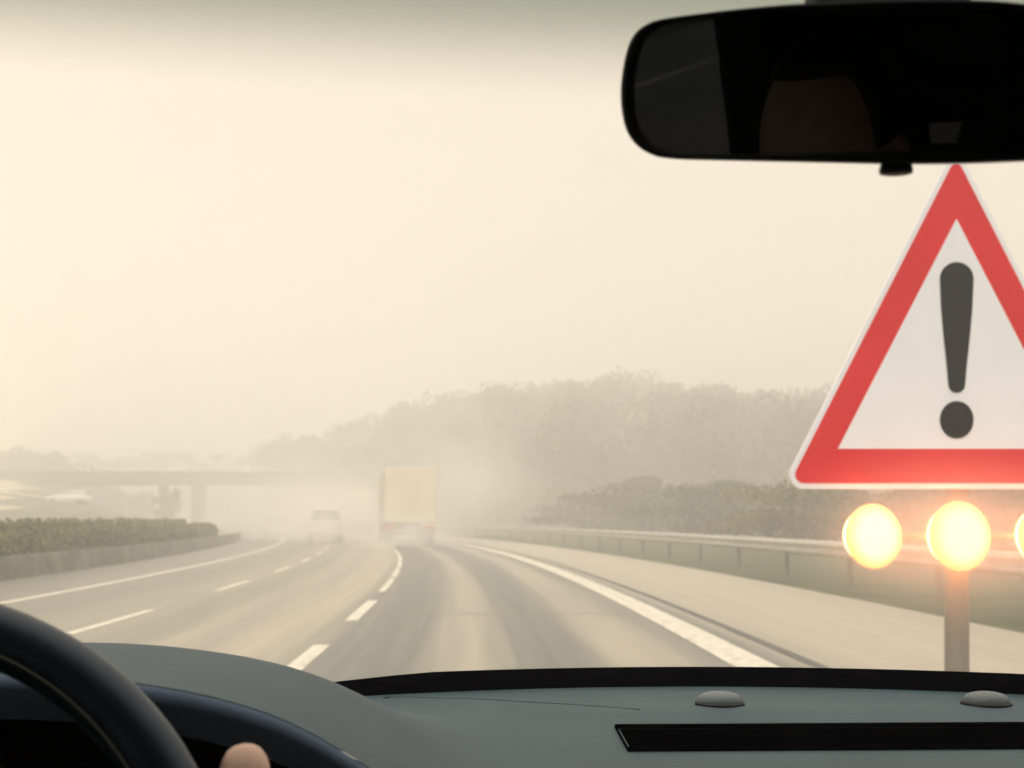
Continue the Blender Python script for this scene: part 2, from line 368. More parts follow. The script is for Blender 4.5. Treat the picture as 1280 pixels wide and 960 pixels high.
# woodland on the hill: one mass of crowns in the haze
def gz(x, y): return float(height(x, y))
blobs = []
def add_crown(px, r, top=None, cr_=None):
    x = r * math.sin(math.atan((px - 592) / F)); y = r * math.cos(math.atan((px - 592) / F))
    if x - float(off(y)) < 13: return
    z0 = gz(x, y); c = cr_ or random.uniform(2.4, 4.2); hz = random.uniform(5.5, 9.5)
    if top is not None: hz = (650 - top) / F * r + EYE - z0
    if abs(px - 788) < 26 and r < 156: hz = min(hz, (650 - 600) / F * r + EYE - z0)
    hz = max(hz, 2.5)
    for q in range(random.choice((2, 3, 4))):
        blobs.append((x + random.uniform(-.6, .6) * c, y + random.uniform(-.6, .6) * c, z0 + hz - c * random.uniform(.75, 1.3) - q * .5, c * random.uniform(.6, .95), c * random.uniform(.6, .95), c * random.uniform(.6, .9)))
    blobs.append((x, y, z0 + hz * .4, c * .8, c * .8, hz * .42))
for k in range(1000):
    px = random.uniform(306, 1560); r = math.sqrt(random.uniform(112 ** 2, 226 ** 2)); add_crown(px, r)
px = 305
while px < 1600:
    lump = 5 * math.sin(px / 23) + 4 * math.sin(px / 9.7 + 1) + random.uniform(-5, 4)
    add_crown(px, random.uniform(214, 232), float(np.interp(px, SKX, SKY_)) + 12 - lump * .7, random.uniform(2.6, 4.6)); px += random.uniform(7, 14)
wd = leaf_cloud('woodland', blobs, 120, .36, M['leaf']); tag(wd, 'misty wood covering the low hill to the right', 'woodland', kind='stuff')
# tree line on the far left across the pale field
blobs = []
for r0, gap in ((208, 10), (285, 0)):
    px = -700
    while px < (345 if r0 < 250 else 620):
        a = math.atan((px - 592) / F); r = r0 + random.uniform(-6, 6); x, y = r * math.sin(a), r * math.cos(a)
        if abs(x - float(off(y))) > gap:
            z0 = gz(x, y); h = random.uniform(4.2, 6.0) if r0 < 250 else random.uniform(14.2, 17) - z0; c = random.uniform(2, 3.6)
            blobs.append((x, y, z0 + h - c * .6, c, c, c * .6)); blobs.append((x, y, z0 + h * .35, c * 1.1, c, h * .4))
        px += random.uniform(9, 17)
tl = leaf_cloud('distant_tree_line', blobs, 130, .42, M['leaf']); tag(tl, 'low hazy line of distant trees beyond the pale field', 'tree line', kind='stuff')

def tree(name, px, r, h, w_, m, label, cat='tree', group=None, trunk=True, n=1100, lat=None):
    a = math.atan((px - 592) / F); x, y = r * math.sin(a), r * math.cos(a); z = gz(x, y) - .05
    e = empty(name, (x, y, z)); tag(e, label, cat, group)
    bl = []; rs = random.Random(int(px * 7 + r))
    th = h * .14 if trunk else .1
    for k in range(9):
        t = k / 8; ww = w_ * .5 * (.45 + .55 * math.sin(math.pi * min(1, .2 + t * .75)))
        bl.append((rs.uniform(-.4, .4) * w_, rs.uniform(-.4, .4) * w_, th + (h - th) * (.15 + .75 * t), ww * rs.uniform(.5, .8), ww * rs.uniform(.5, .8), (h - th) * rs.uniform(.12, .22)))
    leaf_cloud('crown', bl, n // 9, .03 * h + .05, m, e)
    bm = bmesh.new(); tube(bm, [(0, 0, 0), (.05 * w_, 0, h * .3), (-.03 * w_, .04 * w_, h * .6), (0, 0, h * .85)], [h * .03, h * .022, h * .014, h * .005], 8)
    for k in range(5):
        an = rs.uniform(0, 6.28); z0 = h * rs.uniform(.25, .6)
        tube(bm, [(0, 0, z0), (math.cos(an) * w_ * .2, math.sin(an) * w_ * .2, z0 + h * .12), (math.cos(an) * w_ * .36, math.sin(an) * w_ * .36, z0 + h * .2)], [h * .012, h * .008, h * .003], 6)
    ob('trunk' if trunk else 'stem', bm, M['bark'], e); return e
# overpass crossing the motorway in the mist
br = empty('overpass_bridge', (-27.5, 160, 0), R(3)); tag(br, 'faint concrete overpass crossing the motorway in the mist at left', 'bridge')
boxo('deck', (-74, 15, -3.2, 3.2, 5.75, 7.0), M['concrete_pale'], br, .05)
boxo('parapet', (-74, 15, -3.35, -3.2, 6.3, 7.45), M['concrete_pale'], br); boxo('parapet', (-74, 15, 3.2, 3.35, 6.3, 7.45), M['concrete_pale'], br)
for xx in (-53, -31, -8.6): boxo('pier', (xx - .55, xx + .55, -2.4, 2.4, -.1, 5.75), M['concrete_pale'], br, .1)
boxo('abutment', (9.5, 15, -3.6, 3.6, -.2, 5.75), M['concrete_pale'], br)
tree('slender_tree', 217, 135, 4.2, 3.2, M['leaf_pale'], 'small faint tree in the pale field, seen under the overpass above the hedge')
SH = 'shrubs and small trees behind the crash barrier'
for a in [('shrub', 690, 108, 3.4, 10.5, M['leaf_pale'], 'pale rounded shrub behind the barrier, right of the lorry'),
          ('shrub', 745, 86, 2.6, 8.5, M['leaf_dark'], 'dark low shrub where the crash barrier begins to show'),
          ('small_tree', 800, 88, 3.6, 10, M['leaf'], 'small green tree below the pale house on the hill'),
          ('small_tree', 850, 78, 3.3, 9.5, M['leaf'], 'bushy tree behind the crash barrier, right of the small green tree'),
          ('shrub', 915, 68, 2.9, 8.5, M['leaf'], 'green shrub between the bushy tree and the autumn shrubs'),
          ('shrub', 985, 60, 2.7, 7.5, M['leaf_autumn'], 'yellow autumn shrub just left of the first glowing lamp'),
          ('shrub', 1050, 54, 2.6, 7, M['leaf_autumn'], 'yellow autumn shrub behind the first glowing lamp'),
          ('shrub', 1135, 48, 2.5, 6.5, M['leaf_dark'], 'dark shrub behind the gap between the first two lamps'),
          ('shrub', 1230, 44, 2.4, 6.5, M['leaf'], 'green shrub right of the sign post behind the barrier')]:
    tree(a[0], a[1], a[2], a[3], a[4], a[5], a[6], 'tree' if 'tree' in a[0] else 'shrub', SH, trunk='tree' in a[0], n=4200)

# hedge on the central reservation and the low wall before it
bl = []
for y in np.arange(-6, 62, .55):
    o_ = float(off(y)); k = 1 if y < 50 else .7
    bl.append((-10.3 + o_ + random.uniform(-.15, .15), y, .62 + random.uniform(-.02, .02), .5, .7, (.64 + random.uniform(-.03, .03)) * k))
hd = leaf_cloud('hedge', bl, 800, .05, mat('hedge_leaf', (.2, .21, .09), .8, spec=.1, col2=(.13, .15, .065), scale=.5, island=.3)); tag(hd, 'clipped green hedge along the central reservation on the left', 'hedge')
def sweep(name, prof, y0, y1, m, step=2, parent=None):
    yy = np.arange(y0, y1 + .1, step); vs = []; fs = []; n = len(prof)
    for y in yy:
        o_ = float(off(y)); vs += [(l + o_, y, z) for l, z in prof]
    for q in range(len(yy) - 1):
        for k in range(n):
            a = q * n + k; b_ = q * n + (k + 1) % n; fs.append((a, b_, b_ + n, a + n))
    fs.append(tuple(range(n))[::-1]); fs.append(tuple(range((len(yy) - 1) * n, len(yy) * n)))
    return raw(name, vs, fs, m, parent)
wl = sweep('concrete_barrier', [(-9.55, -.05), (-9.25, -.05), (-9.3, .2), (-9.36, .46), (-9.48, .46)], -8, 74, M['concrete'])
tag(wl, 'low dark concrete barrier at the foot of the hedge', 'barrier')

# crash barrier on the right
gr = empty('crash_barrier', (0, 0, 0)); tag(gr, 'galvanised steel crash barrier along the right verge', 'crash barrier')
pr = [(6.93, .5), (6.88, .53), (6.87, .575), (6.94, .625), (6.94, .665), (6.87, .715), (6.88, .765), (6.93, .8)]
prof = pr + [(l + .012, z) for l, z in pr[::-1]]
sweep('rail_beam', prof, -8, 130, M['galv'], 2, gr)
pb = box(bmesh.new(), -.035, .035, -.05, .05, -.3, .76); pme = bpy.data.meshes.new('post'); pb.to_mesh(pme); pb.free(); pme.materials.append(mat('weathered_post', (.2, .2, .17), .7))
for y in np.arange(-6, 130, 4.):
    o = bpy.data.objects.new('post', pme); C.objects.link(o); o.parent = gr; o.location = (7.02 + float(off(y)), y, 0)

# small pale house half hidden on the wooded hill
hx = at(788, 586, 148); hzg = gz(hx.x, hx.y)
h = empty('house', (hx.x, hx.y, hzg), R(20)); tag(h, 'small pale house with a gabled roof half hidden on the wooded hill', 'house')
top = max(hx.z - hzg, 4)
boxo('wall', (-1.9, 1.9, -1.6, 3, -1, top - .9), M['plaster'], h)
raw('roof', [(-2.2, -1.9, top - .9), (2.2, -1.9, top - .9), (2.2, 3.2, top - .9), (-2.2, 3.2, top - .9), (-2.2, .6, top + .4), (2.2, .6, top + .4)],
    [(0, 1, 5, 4), (2, 3, 4, 5), (0, 4, 3), (1, 2, 5), (0, 3, 2, 1)], M['roof_tile'], h)
for xx in (-.9, .9): boxo('window', (xx - .35, xx + .35, -1.63, -1.58, top - 2.2, top - 1.4), M['glass_dark'], h)

# ------------------------------------------------------------------ vehicles
def wheel_part(parent, x, y, r, wd):
    bm = lathe(bmesh.new(), [(r * .55, -wd / 2), (r * .93, -wd / 2), (r, -wd / 2 + .03), (r, wd / 2 - .03), (r * .93, wd / 2), (r * .55, wd / 2)], 24, (x, y, r), 'X')
    t = ob('wheel', bm, M['rubber'], parent)
    ob('rim', lathe(bmesh.new(), [(r * .2, -wd / 2 - .01), (r * .54, -wd / 2 + .02), (r * .54, wd / 2 - .02), (r * .2, wd / 2 + .01)], 18, (x, y, r), 'X'), M['galv'], t)
def make_lorry(label, group):
    e = empty('lorry'); tag(e, label, 'lorry', group)
    boxo('cargo_box', (-1.27, 1.27, .03, 13.2, 1.12, 3.95), M['lorry_white'], e, .03)
    for s in (-1, 1):
        boxo('side_curtain', (s * 1.285 - .012, s * 1.285 + .012, .35, 13.0, 1.25, 3.85), M['lorry_side'], e)
        d = boxo('rear_door', (min(s * .012, s * 1.2), max(s * .012, s * 1.2), -.01, .025, 1.2, 3.85), M['lorry_white'], e, .01)
        for q in (.35, .8): ob('lock_rod', tube(bmesh.new(), [(s * q, -.03, 1.22), (s * q, -.03, 3.82)], .014, 8), M['lorry_white'], d)
        boxo('tail_light', (min(s * .75, s * 1.2), max(s * .75, s * 1.2), -.03, .03, .82, 1.0), M['red_lens'], e)
        boxo('mudflap', (min(s * .7, s * 1.22), max(s * .7, s * 1.22), 1.0, 1.02, .25, .95), M['lorry_dark'], e)
        for yy in (1.7, 3.0, 4.3, 13.6): wheel_part(e, s * 1.05, yy, .5, .36)
    boxo('chassis', (-.45, .45, .1, 14, .75, 1.1), M['lorry_dark'], e)
    boxo('underrun_bar', (-1.2, 1.2, -.02, .1, .5, .68), M['lorry_dark'], e, .01)
    boxo('number_plate', (-.26, .26, -.045, -.03, .84, .96), M['sign_white'], e)
    cb = boxo('cab', (-1.24, 1.24, 13.5, 15.6, .55, 3.5), M['lorry_white'], e, .08)
    boxo('windscreen', (-1.1, 1.1, 15.59, 15.62, 1.9, 3.0), M['glass_dark'], cb)
    return e
def copy_tree(o, parent=None):
    c = o.copy(); C.objects.link(c)
    if parent is not None: c.parent = parent
    for ch in list(o.children): copy_tree(ch, c)
    return c
LG = 'lorries driving ahead in the mist'
l1 = make_lorry('nearer cream box lorry seen from behind in the driven lane', LG)
p = at(513, 679, 58); l1.location = (p.x, 58, .006); l1.rotation_euler = (0, 0, R(5.5)); l1.scale = (1, 1, .94)
l2 = copy_tree(l1); l2['label'] = 'fainter farther lorry in the mist, left of the cream box lorry'
p = at(449, 664, 100); l2.location = (p.x, 100, .006); l2.rotation_euler = (0, 0, R(11))

def make_car(label, group):
    e = empty('car'); tag(e, label, 'car', group)
    # side profile swept across the width, narrowed at roof and nose
    secs = [(-.0, .35, .62, .80), (.12, .27, .92, .86), (.7, .24, 1.0, .9), (2.2, .22, .98, .9), (3.2, .24, .94, .89), (4.1, .27, .78, .82), (4.35, .36, .6, .68)]
    vs = []; fs = []
    for y, z0, z1, hw in secs:
        vs += [(-hw * .9, y, z0), (-hw, y, z0 + (z1 - z0) * .4), (-hw * .95, y, z1 - .03), (-hw * .8, y, z1), (hw * .8, y, z1), (hw * .95, y, z1 - .03), (hw, y, z0 + (z1 - z0) * .4), (hw * .9, y, z0)]
    for q in range(len(secs) - 1):
        for k in range(8):
            a = q * 8 + k; b_ = q * 8 + (k + 1) % 8; fs.append((a, b_, b_ + 8, a + 8))
    fs.append(tuple(range(8))[::-1]); fs.append(tuple(range(48, 56)))
    body = raw('body', vs, fs, M['white_car'], e, True)
    def cabin(y0, y1, y2, y3, w0, w1, z0, z1, nm, m, pr_):
        return raw(nm, [(-w0, y0, z0), (w0, y0, z0), (w0, y3, z0), (-w0, y3, z0), (-w1, y1, z1), (w1, y1, z1), (w1, y2, z1), (-w1, y2, z1)],
                   [(0, 1, 5, 4), (1, 2, 6, 5), (2, 3, 7, 6), (3, 0, 4, 7), (4, 5, 6, 7), (3, 2, 1, 0)], m, pr_)
    cabin(.12, .5, 2.3, 3.25, .78, .6, .95, 1.42, 'window_glass', M['glass_dark'], e)
    cabin(.42, .5, 2.3, 2.38, .64, .6, 1.40, 1.47, 'roof', M['white_car'], e)
    for s in (-1, 1):
        boxo('tail_light', (min(s * .52, s * .8), max(s * .52, s * .8), -.02, .1, .68, .82), M['red_lens'], e, .01)
        for yy in (.85, 3.5): wheel_part(e, s * .78, yy, .32, .2)
    boxo('number_plate', (-.26, .26, -.03, .0, .5, .61), M['sign_white'], e)
    boxo('bumper', (-.78, .78, -.06, .1, .34, .5), M['white_car'], e, .03)
    return e
CG = 'pale cars in the mist on the left'
c1 = make_car('white car driving in the middle lane, left of the fainter lorry', CG)
p = at(407, 680, 66); c1.location = (p.x, 66, .006); c1.rotation_euler = (0, 0, R(8)); c1.scale = (1.05, 1, 1.22)
c2 = copy_tree(c1); c2['label'] = 'small white car farther left, fading into the spray'
c2.location = (at(345, 672, 92).x, 92, .006); c2.rotation_euler = (0, 0, R(11)); c2.scale = (1, 1, 1)
c3 = copy_tree(c1); c3['label'] = 'white car passing side-on across the pale field at far left'
p = at(85, 641, 125); c3.location = (p.x + 2.2, 125, gz(p.x, 125)); c3.rotation_euler = (0, 0, R(90)); c3.scale = (1, 1, 1)
fr = raw('path', [(x, y_, gz(x, 125) + .05) for x in np.arange(-80, -25, 2.5) for y_ in (123.4, 126.8)], [(2 * k, 2 * k + 2, 2 * k + 3, 2 * k + 1) for k in range(21)], M['concrete'])
tag(fr, 'narrow lane across the field', 'path', kind='structure')

# ------------------------------------------------------------------ warning sign with lamps
SD = 6.8
def round_poly(pts, r, n=6):
    o = []; m_ = len(pts)
    for i in range(m_):
        a, b_, c = (Vector(pts[i - 1]), Vector(pts[i]), Vector(pts[(i + 1) % m_]))
        rr = r[i] if isinstance(r, (list, tuple)) else r
        u = (a - b_).normalized(); v = (c - b_).normalized(); ang = u.angle(v) / 2
        if rr < .1: o.append(b_); continue
        t = rr / math.tan(ang); ce = b_ + (u + v).normalized() * (rr / math.sin(ang))
        s0 = b_ + u * t - ce; s1 = b_ + v * t - ce
        a0 = math.atan2(s0.y, s0.x); a1 = math.atan2(s1.y, s1.x); dd = (a1 - a0 + math.pi) % (2 * math.pi) - math.pi
        for k in range(n + 1):
            th = a0 + dd * k / n; o.append(ce + Vector((math.cos(th), math.sin(th))) * rr)
    return o
def plate(name, poly, y0, y1, m, parent, D=SD):
    """a flat plate of real thickness: poly gives its outline on the sign plane"""
    bm = bmesh.new(); P = [at(q[0], q[1], D) for q in poly]
    A = [bm.verts.new((p.x, y0, p.z)) for p in P]; B = [bm.verts.new((p.x, y1, p.z)) for p in P]
    bm.faces.new(A); bm.faces.new(B[::-1])
    for k in range(len(P)): bm.faces.new((A[k], B[k], B[(k + 1) % len(P)], A[(k + 1) % len(P)]))
    bmesh.ops.recalc_face_normals(bm, faces=bm.faces)
    return ob(name, bm, m, parent)
b0 = at(1197, 845, SD + .09)
sg = empty('warning_sign', (0, 0, 0)); tag(sg, 'large triangular red and white exclamation warning sign on a grey post', 'road sign')
brd = plate('sign_plate', round_poly([(1195, 182), (977, 611), (1413, 611)], [10, 17, 17]), SD, SD + .03, M['sign_white'], sg)
plate('red_triangle', round_poly([(1195, 196), (987, 604), (1403, 604)], [7, 11, 11]), SD - .004, SD, M['sign_red'], brd)
plate('white_field', round_poly([(1195, 274), (1047, 561), (1343, 561)], .05), SD - .008, SD - .004, M['sign_white'], brd)
ex = [(1195 + 21 * math.cos(t), 349 - 21 * math.sin(t)) for t in np.linspace(0, math.pi, 14)]
ex += [(1175.5, 385), (1178.5, 420), (1183, 462), (1184.5, 481)] + [(1195 + 10.5 * math.cos(t), 481 - 10.5 * math.sin(t)) for t in np.linspace(math.pi, 2 * math.pi, 8)][1:-1] + [(1205.5, 481), (1207, 462), (1211.5, 420), (1214.5, 385)]
plate('exclamation_stroke', ex, SD - .012, SD - .008, M['sign_black'], brd)
plate('exclamation_dot', [(1195 + 21 * math.cos(t), 525 - 23.5 * math.sin(t)) for t in np.linspace(0, 2 * math.pi, 32)[:-1]], SD - .012, SD - .008, M['sign_black'], brd)
tp = at(1196, 330, SD + .09)
ob('post', tube(bmesh.new(), [(b0.x + .03, SD + .1, 0), (b0.x + .01, SD + .1, b0.z * .6), (b0.x, SD + .1, b0.z), (tp.x, SD + .1, tp.z)], .068, 20), M['post'], sg, True)
ob('foot', lathe(bmesh.new(), [(.32, 0), (.32, .05), (.12, .1), (.09, .3)], 24, (b0.x + .03, SD + .1, .004)), M['post'], sg)
LGp = 'three glowing amber lamps in a row under the warning sign'
la = at(1088, 670, SD)
bar0, bar1 = at(1070, 670, SD + .02), at(1320, 670, SD + .02)
ob('lamp_bar', tube(bmesh.new(), [(bar0.x, SD + .02, bar0.z), (bar1.x, SD + .02, bar1.z)], .022, 10), M['post'], sg)
for px in (1088, 1195, 1302):
    c = at(px, 670, SD - .06); rr = .158 if px != 1195 else .172
    nm = {1088: 'leftmost', 1195: 'middle', 1302: 'rightmost'}[px]
    ls = ob('lamp', lathe(bmesh.new(), [(rr * .5, .12), (rr * .8, .1), (rr * 1.0, .03), (rr * 1.015, 0), (rr * 1.0, -.012)], 32, (c.x, SD - .1, c.z), 'Y'), M['rim_glow'], sg, True)
    ls['label'] = nm + ' glowing lamp'
    bm = lathe(bmesh.new(), [(rr * math.cos(t) + .001, -.014 - .07 * math.sin(t)) for t in np.linspace(0, math.pi / 2, 8)], 32, (c.x, SD - .1, c.z), 'Y')
    for v in bm.verts: v.co.z = c.z + (v.co.z - c.z) * 1.13
    ob('lens', bm, M['lamp_on'], ls, True)

# ------------------------------------------------------------------ the car we sit in
CC = .2                                     # its centre line, right of the eye
car = empty('own_car', (0, 0, 0)); tag(car, 'dark car cabin with blue-grey dashboard seen from the inside', 'car')
def yws(x): return 1.25 - .6 * (x - CC) ** 2 if abs(x - CC) < .8 else 1.25 - .6 * .64
ZF = at(880, 856, 1.25).z
# dashboard top: one surface with the hood over the instruments
HX = [-.62, -.54, -.46, -.36, -.26, -.218, -.18, -.159, -.136, -.115, -.09, -.06, -.028, .02, .1, 1.1]
HZ = [-.17, -.13, -.095, -.086, -.0855, -.088, -.093, -.0965, -.102, -.1085, -.1195, -.138, -.158, -.173, -.179, -.18]
def dash_z(x, y):
    base = ZF - EYE - .012 * float(smooth_step(1.24, .9, y)) if y < 1.24 else ZF - EYE
    base = (ZF - EYE) - .01 * (1 - float(smooth_step(.85, 1.2, y)))
    hood = float(np.interp(x, XI, HI))
    k = 1 - float(smooth_step(.86, 1.13, y))
    z = base + max(hood - (ZF - EYE - .01), 0) * k
    z += .0035 * math.exp(-((y - 1.09 + .03 * (x - CC) ** 2) / .03) ** 2) * float(smooth_step(.02, .2, x))   # ledge before the vent
    return EYE + z
XI = np.linspace(-.62, 1.1, 200); HI = np.interp(XI, HX, HZ)
ker = np.hanning(7); ker /= ker.sum(); HI = np.convolve(np.pad(HI, 3, 'edge'), ker, 'valid')
vx0, vx1 = .122, .60
vy0, vy1 = .946, 1.022
xsx = sorted(set(list(np.round(np.linspace(-.62, 1.04, 110), 4)) + [vx0, vx1])); tt = np.linspace(0, 1, 60)
yf = .70
ys_ = sorted(set(list(np.round(np.linspace(yf, 1.08, 44), 4)) + [vy0, vy1]))
vs = []; fs = []
tail = np.linspace(0, 1, 10)[1:]
for x in xsx:
    for y in ys_: vs.append((x, y, dash_z(x, y)))
    for t in tail:
        y = 1.08 + (yws(x) - .012 - 1.08) * t; vs.append((x, y, dash_z(x, y)))
nr = len(ys_) + len(tail)
for i in range(len(xsx) - 1):
    for q in range(nr - 1):
        a = i * nr + q
        if q < len(ys_) - 1 and xsx[i] >= vx0 - 1e-6 and xsx[i + 1] <= vx1 + 1e-6 and ys_[q] >= vy0 - 1e-6 and ys_[q + 1] <= vy1 + 1e-6: continue
        fs.append((a, a + 1, a + nr + 1, a + nr)[::-1])
dash = raw('dashboard', vs, fs, M['dash'], car, True)
# fascia below the hood edge
vs = []; fs = []
for x in np.linspace(-.62, 1.04, 110):
    z = dash_z(x, yf); vs += [(x, yf, z - .0005), (x, yf - .005, z - .003), (x, yf - .006, z - .008), (x, yf + .004, z - .026)]
for i in range(109):
    for k in range(3): a = 4 * i + k; fs.append((a, a + 1, a + 5, a + 4))
raw('fascia', vs, fs, M['dash_dark'], dash, True)
vs = []; fs = []
for x in np.linspace(-.62, 1.04, 110):
    z = dash_z(x, yf); vs += [(x, yf + .004, z - .0262), (x, yf + .09, z - .045), (x, yf + .1, z - .2), (x, yf - .02, EYE - .42), (x, yf + .06, EYE - .8)]
for i in range(109):
    for k in range(4): a = 5 * i + k; fs.append((a, a + 1, a + 6, a + 5))
raw('lower_dash', vs, fs, M['black_soft'], dash, True)
# instrument cluster with two dials behind the wheel
cl = boxo('instrument_cluster', (-.44, -.16, yf + .06, yf + .085, EYE - .28, EYE - .15), M['black'], dash, .01)
for xx in (-.36, -.24):
    ob('dial', lathe(bmesh.new(), [(.05, 0), (.052, -.006), (.046, -.008), (.044, -.002)], 32, (xx, yf + .058, EYE - .215), 'Y'), M['dash_dark'], cl, True)
# vent slot
vbm = bmesh.new(); z0 = dash_z(.3, .9) - .03
def topz(x, y): return dash_z(x, y)
W4 = [(vx0, vy0), (vx1, vy0), (vx1, vy1), (vx0, vy1)]
T4 = [vbm.verts.new((x, y, topz(x, y))) for x, y in W4]; B4 = [vbm.verts.new((x + (.004 if x < .3 else -.004), y + (.004 if y < .93 else -.004), z0)) for x, y in W4]
for k in range(4): vbm.faces.new((T4[k], T4[(k + 1) % 4], B4[(k + 1) % 4], B4[k]))
vbm.faces.new(B4)
for y in np.arange(vy0 + .02, vy1 - .005, .022): box(vbm, vx0 + .003, vx1 - .003, y, y + .003, z0 + .001, z0 + .016)
vent = ob('vent_slot', vbm, M['black_soft'], dash)
bm = bmesh.new()
loop = round_poly([(vx0 - .003, vy0 - .003), (vx1 + .003, vy0 - .003), (vx1 + .003, vy1 + .003), (vx0 - .003, vy1 + .003)], .012, 5)
tube(bm, [(p[0], p[1], topz(p[0], p[1]) + .0005) for p in loop], .003, 8, closed=True)
ob('vent_rim', bm, M['black_soft'], vent, True)
# sensor domes at the foot of the glass
for px, py in ((903, 875), (1240, 874)):
    d = ray(px, 884); c = d * (( dash_z(.3, 1.12) - EYE) / d.z)
    bm = bmesh.new(); bmesh.ops.create_uvsphere(bm, u_segments=24, v_segments=12, radius=1)
    for v in bm.verts:
        r_ = math.hypot(v.co.x, v.co.y); v.co = Vector((v.co.x * .0205, v.co.y * .016, (max(v.co.z, -.1) ** .6 if v.co.z > 0 else v.co.z) * .0105)) + Vector((c.x, c.y + .012, EYE + c.z + .002))
    kb = ob('sensor_dome', bm, M['knob'], dash, True)
    ob('sensor_base', lathe(bmesh.new(), [(.0225, -.001), (.0225, .0022), (.0212, .003)], 24, (c.x, c.y + .012, EYE + c.z + .0005)), M['black'], kb)
# seams pressed into the dashboard
def seam(pts, rad=.0005):
    bm = bmesh.new(); P = []
    for px, py in pts:
        d = ray(px, py); z = -.17
        for _ in range(8):
            p = d * (z / d.z); z = dash_z(p.x, p.y) - EYE
        P.append((p.x, p.y, EYE + z + rad * .2))
    tube(bm, P, rad, 6); ob('seam', bm, M['dash'], dash, True)
seam([(483, 871), (600, 874), (720, 881), (800, 887)])
seam([(480, 873), (484, 872.5), (488, 872.5)], .0016)
# windscreen, its black edge seal, pillars
nxx = 40; vs = []; fs = []; vt = []
for i in range(nxx + 1):
    x = CC - .78 + 1.56 * i / nxx
    b_ = Vector((x, yws(x), ZF + .006)); xt = CC + (x - CC) * .84; t_ = Vector((xt, .5 - .12 * (xt - CC) ** 2, EYE + .30))
    for k in range(11):
        s = k / 10; q = b_.lerp(t_, s); q.y += .02 * math.sin(math.pi * s); vs.append(q)
for i in range(nxx):
    for k in range(10): a = i * 11 + k; fs.append((a, a + 1, a + 12, a + 11))
raw('windscreen', vs, fs, M['windscreen'], car, True)
vs = []; fs = []
for i in range(nxx + 1):
    x = CC - .8 + 1.6 * i / nxx; y = yws(x)
    hgt = .0185 - .009 * min(1, max(0, (-.05 - x) / .15))
    vs += [(x, y - .014, ZF - .004), (x, y - .010, ZF + .001), (x, y - .002, ZF + hgt), (x, y + .03, ZF + hgt - .004), (x, y + .05, ZF - .05), (x, y - .012, ZF - .05)]
for i in range(nxx):
    for k in range(6): a = 6 * i + k; b2 = 6 * i + (k + 1) % 6; fs.append((a, b2, b2 + 6, a + 6))
raw('windscreen_seal', vs, fs, M['black_soft'], car, True)
for s in (-1, 1):
    xb = CC + s * .79; xt = CC + s * .665
    ob('pillar', tube(bmesh.new(), [(xb, yws(xb) + .0, ZF - .02), ((xb + xt) / 2, .72, EYE + .1), (xt, .46, EYE + .31)], [.04, .035, .035], 10), M['trim'], car, True)
    ob('pillar', tube(bmesh.new(), [(CC + s * .80, -.55, EYE - .3), (CC + s * .68, -.6, EYE + .3)], .05, 10), M['trim'], car, True)
    ob('pillar', tube(bmesh.new(), [(CC + s * .80, -1.35, EYE - .3), (CC + s * .66, -1.5, EYE + .28)], .09, 10), M['trim'], car, True)
    d = boxo('door', (CC + s * .83 - .04, CC + s * .83 + .04, -.55, .95, .28, EYE - .26), M['carpaint'], car, .02)
    boxo('door_trim', (CC + s * .775 - .02, CC + s * .775 + .012, -.53, .72, .32, EYE - .25), M['trim'], d, .008)
    boxo('door', (CC + s * .83 - .04, CC + s * .83 + .04, -1.5, -.56, .28, EYE - .26), M['carpaint'], car, .02)
    def pane(nm, ya, yb, m):
        raw(nm, [(CC + s * .80, ya, EYE - .265), (CC + s * .80, yb, EYE - .265), (CC + s * .675, max(yb - (.32 if yb > .5 else 0), ya), EYE + .28), (CC + s * .675, ya, EYE + .28)], [(0, 1, 2, 3)], m, car)
    pane('side_window', -.52, .78, M['sideglass']); pane('rear_side_window', -1.36, -.6, M['privacy'])
    boxo('front_wing', (CC + s * .84 - .03, CC + s * .84 + .03, .96, 2.1, .3, .86), M['carpaint'], car, .03)
    ob('light_block_rail', tube(bmesh.new(), [(CC + s * .70, .5, EYE + .27), (CC + s * .71, -.4, EYE + .25), (CC + s * .70, -1.6, EYE + .24)], .07, 10), M['trim'], car, True)  # rail added to block light leaking between side window and roof
    boxo('mirror_block_panel', (CC + s * .73 - .05, CC + s * .73 + .04, -.86, -.40, EYE - .27, EYE + .25), M['trim'], car, .02)  # unseen wide panel added to blacken the side window in the mirror
# roof, floor, rear wall, bonnet
vs = []; fs = []
for i, y in enumerate(np.linspace(.49, -1.6, 12)):
    for k in range(9):
        x = CC - .68 + 1.36 * k / 8; vs.append((x, y, EYE + .305 + .05 * math.sin(math.pi * i / 11) - .05 * ((k - 4) / 4) ** 4))
for i in range(11):
    for k in range(8): a = i * 9 + k; fs.append((a, a + 1, a + 10, a + 9))
rf = raw('roof', vs, fs, M['headliner'], car, True)
md = rf.modifiers.new('thick', 'SOLIDIFY'); md.thickness = -.03
rf.data.materials.append(M['carpaint'])
boxo('floor_pan', (CC - .82, CC + .82, -1.7, 1.5, .22, .28), M['trim'], car)
boxo('tailgate', (CC - .82, CC + .82, -1.72, -1.62, .28, EYE - .1), M['carpaint'], car, .02)
raw('rear_window', [(CC - .66, -1.7, EYE - .1), (CC + .66, -1.7, EYE - .1), (CC + .6, -1.58, EYE + .28), (CC - .6, -1.58, EYE + .28)], [(0, 1, 2, 3)], M['privacy'], car)
vs = []; fs = []
for i, (y, z, hw) in enumerate([(1.31, .95, .80), (1.6, .93, .8), (1.95, .88, .78), (2.2, .78, .72), (2.28, .6, .7), (2.29, .32, .7)]):
    for k in range(9): vs.append((CC - hw + 2 * hw * k / 8, y - .06 * ((k - 4) / 4) ** 2 * (i > 2), z - .05 * ((k - 4) / 4) ** 4))
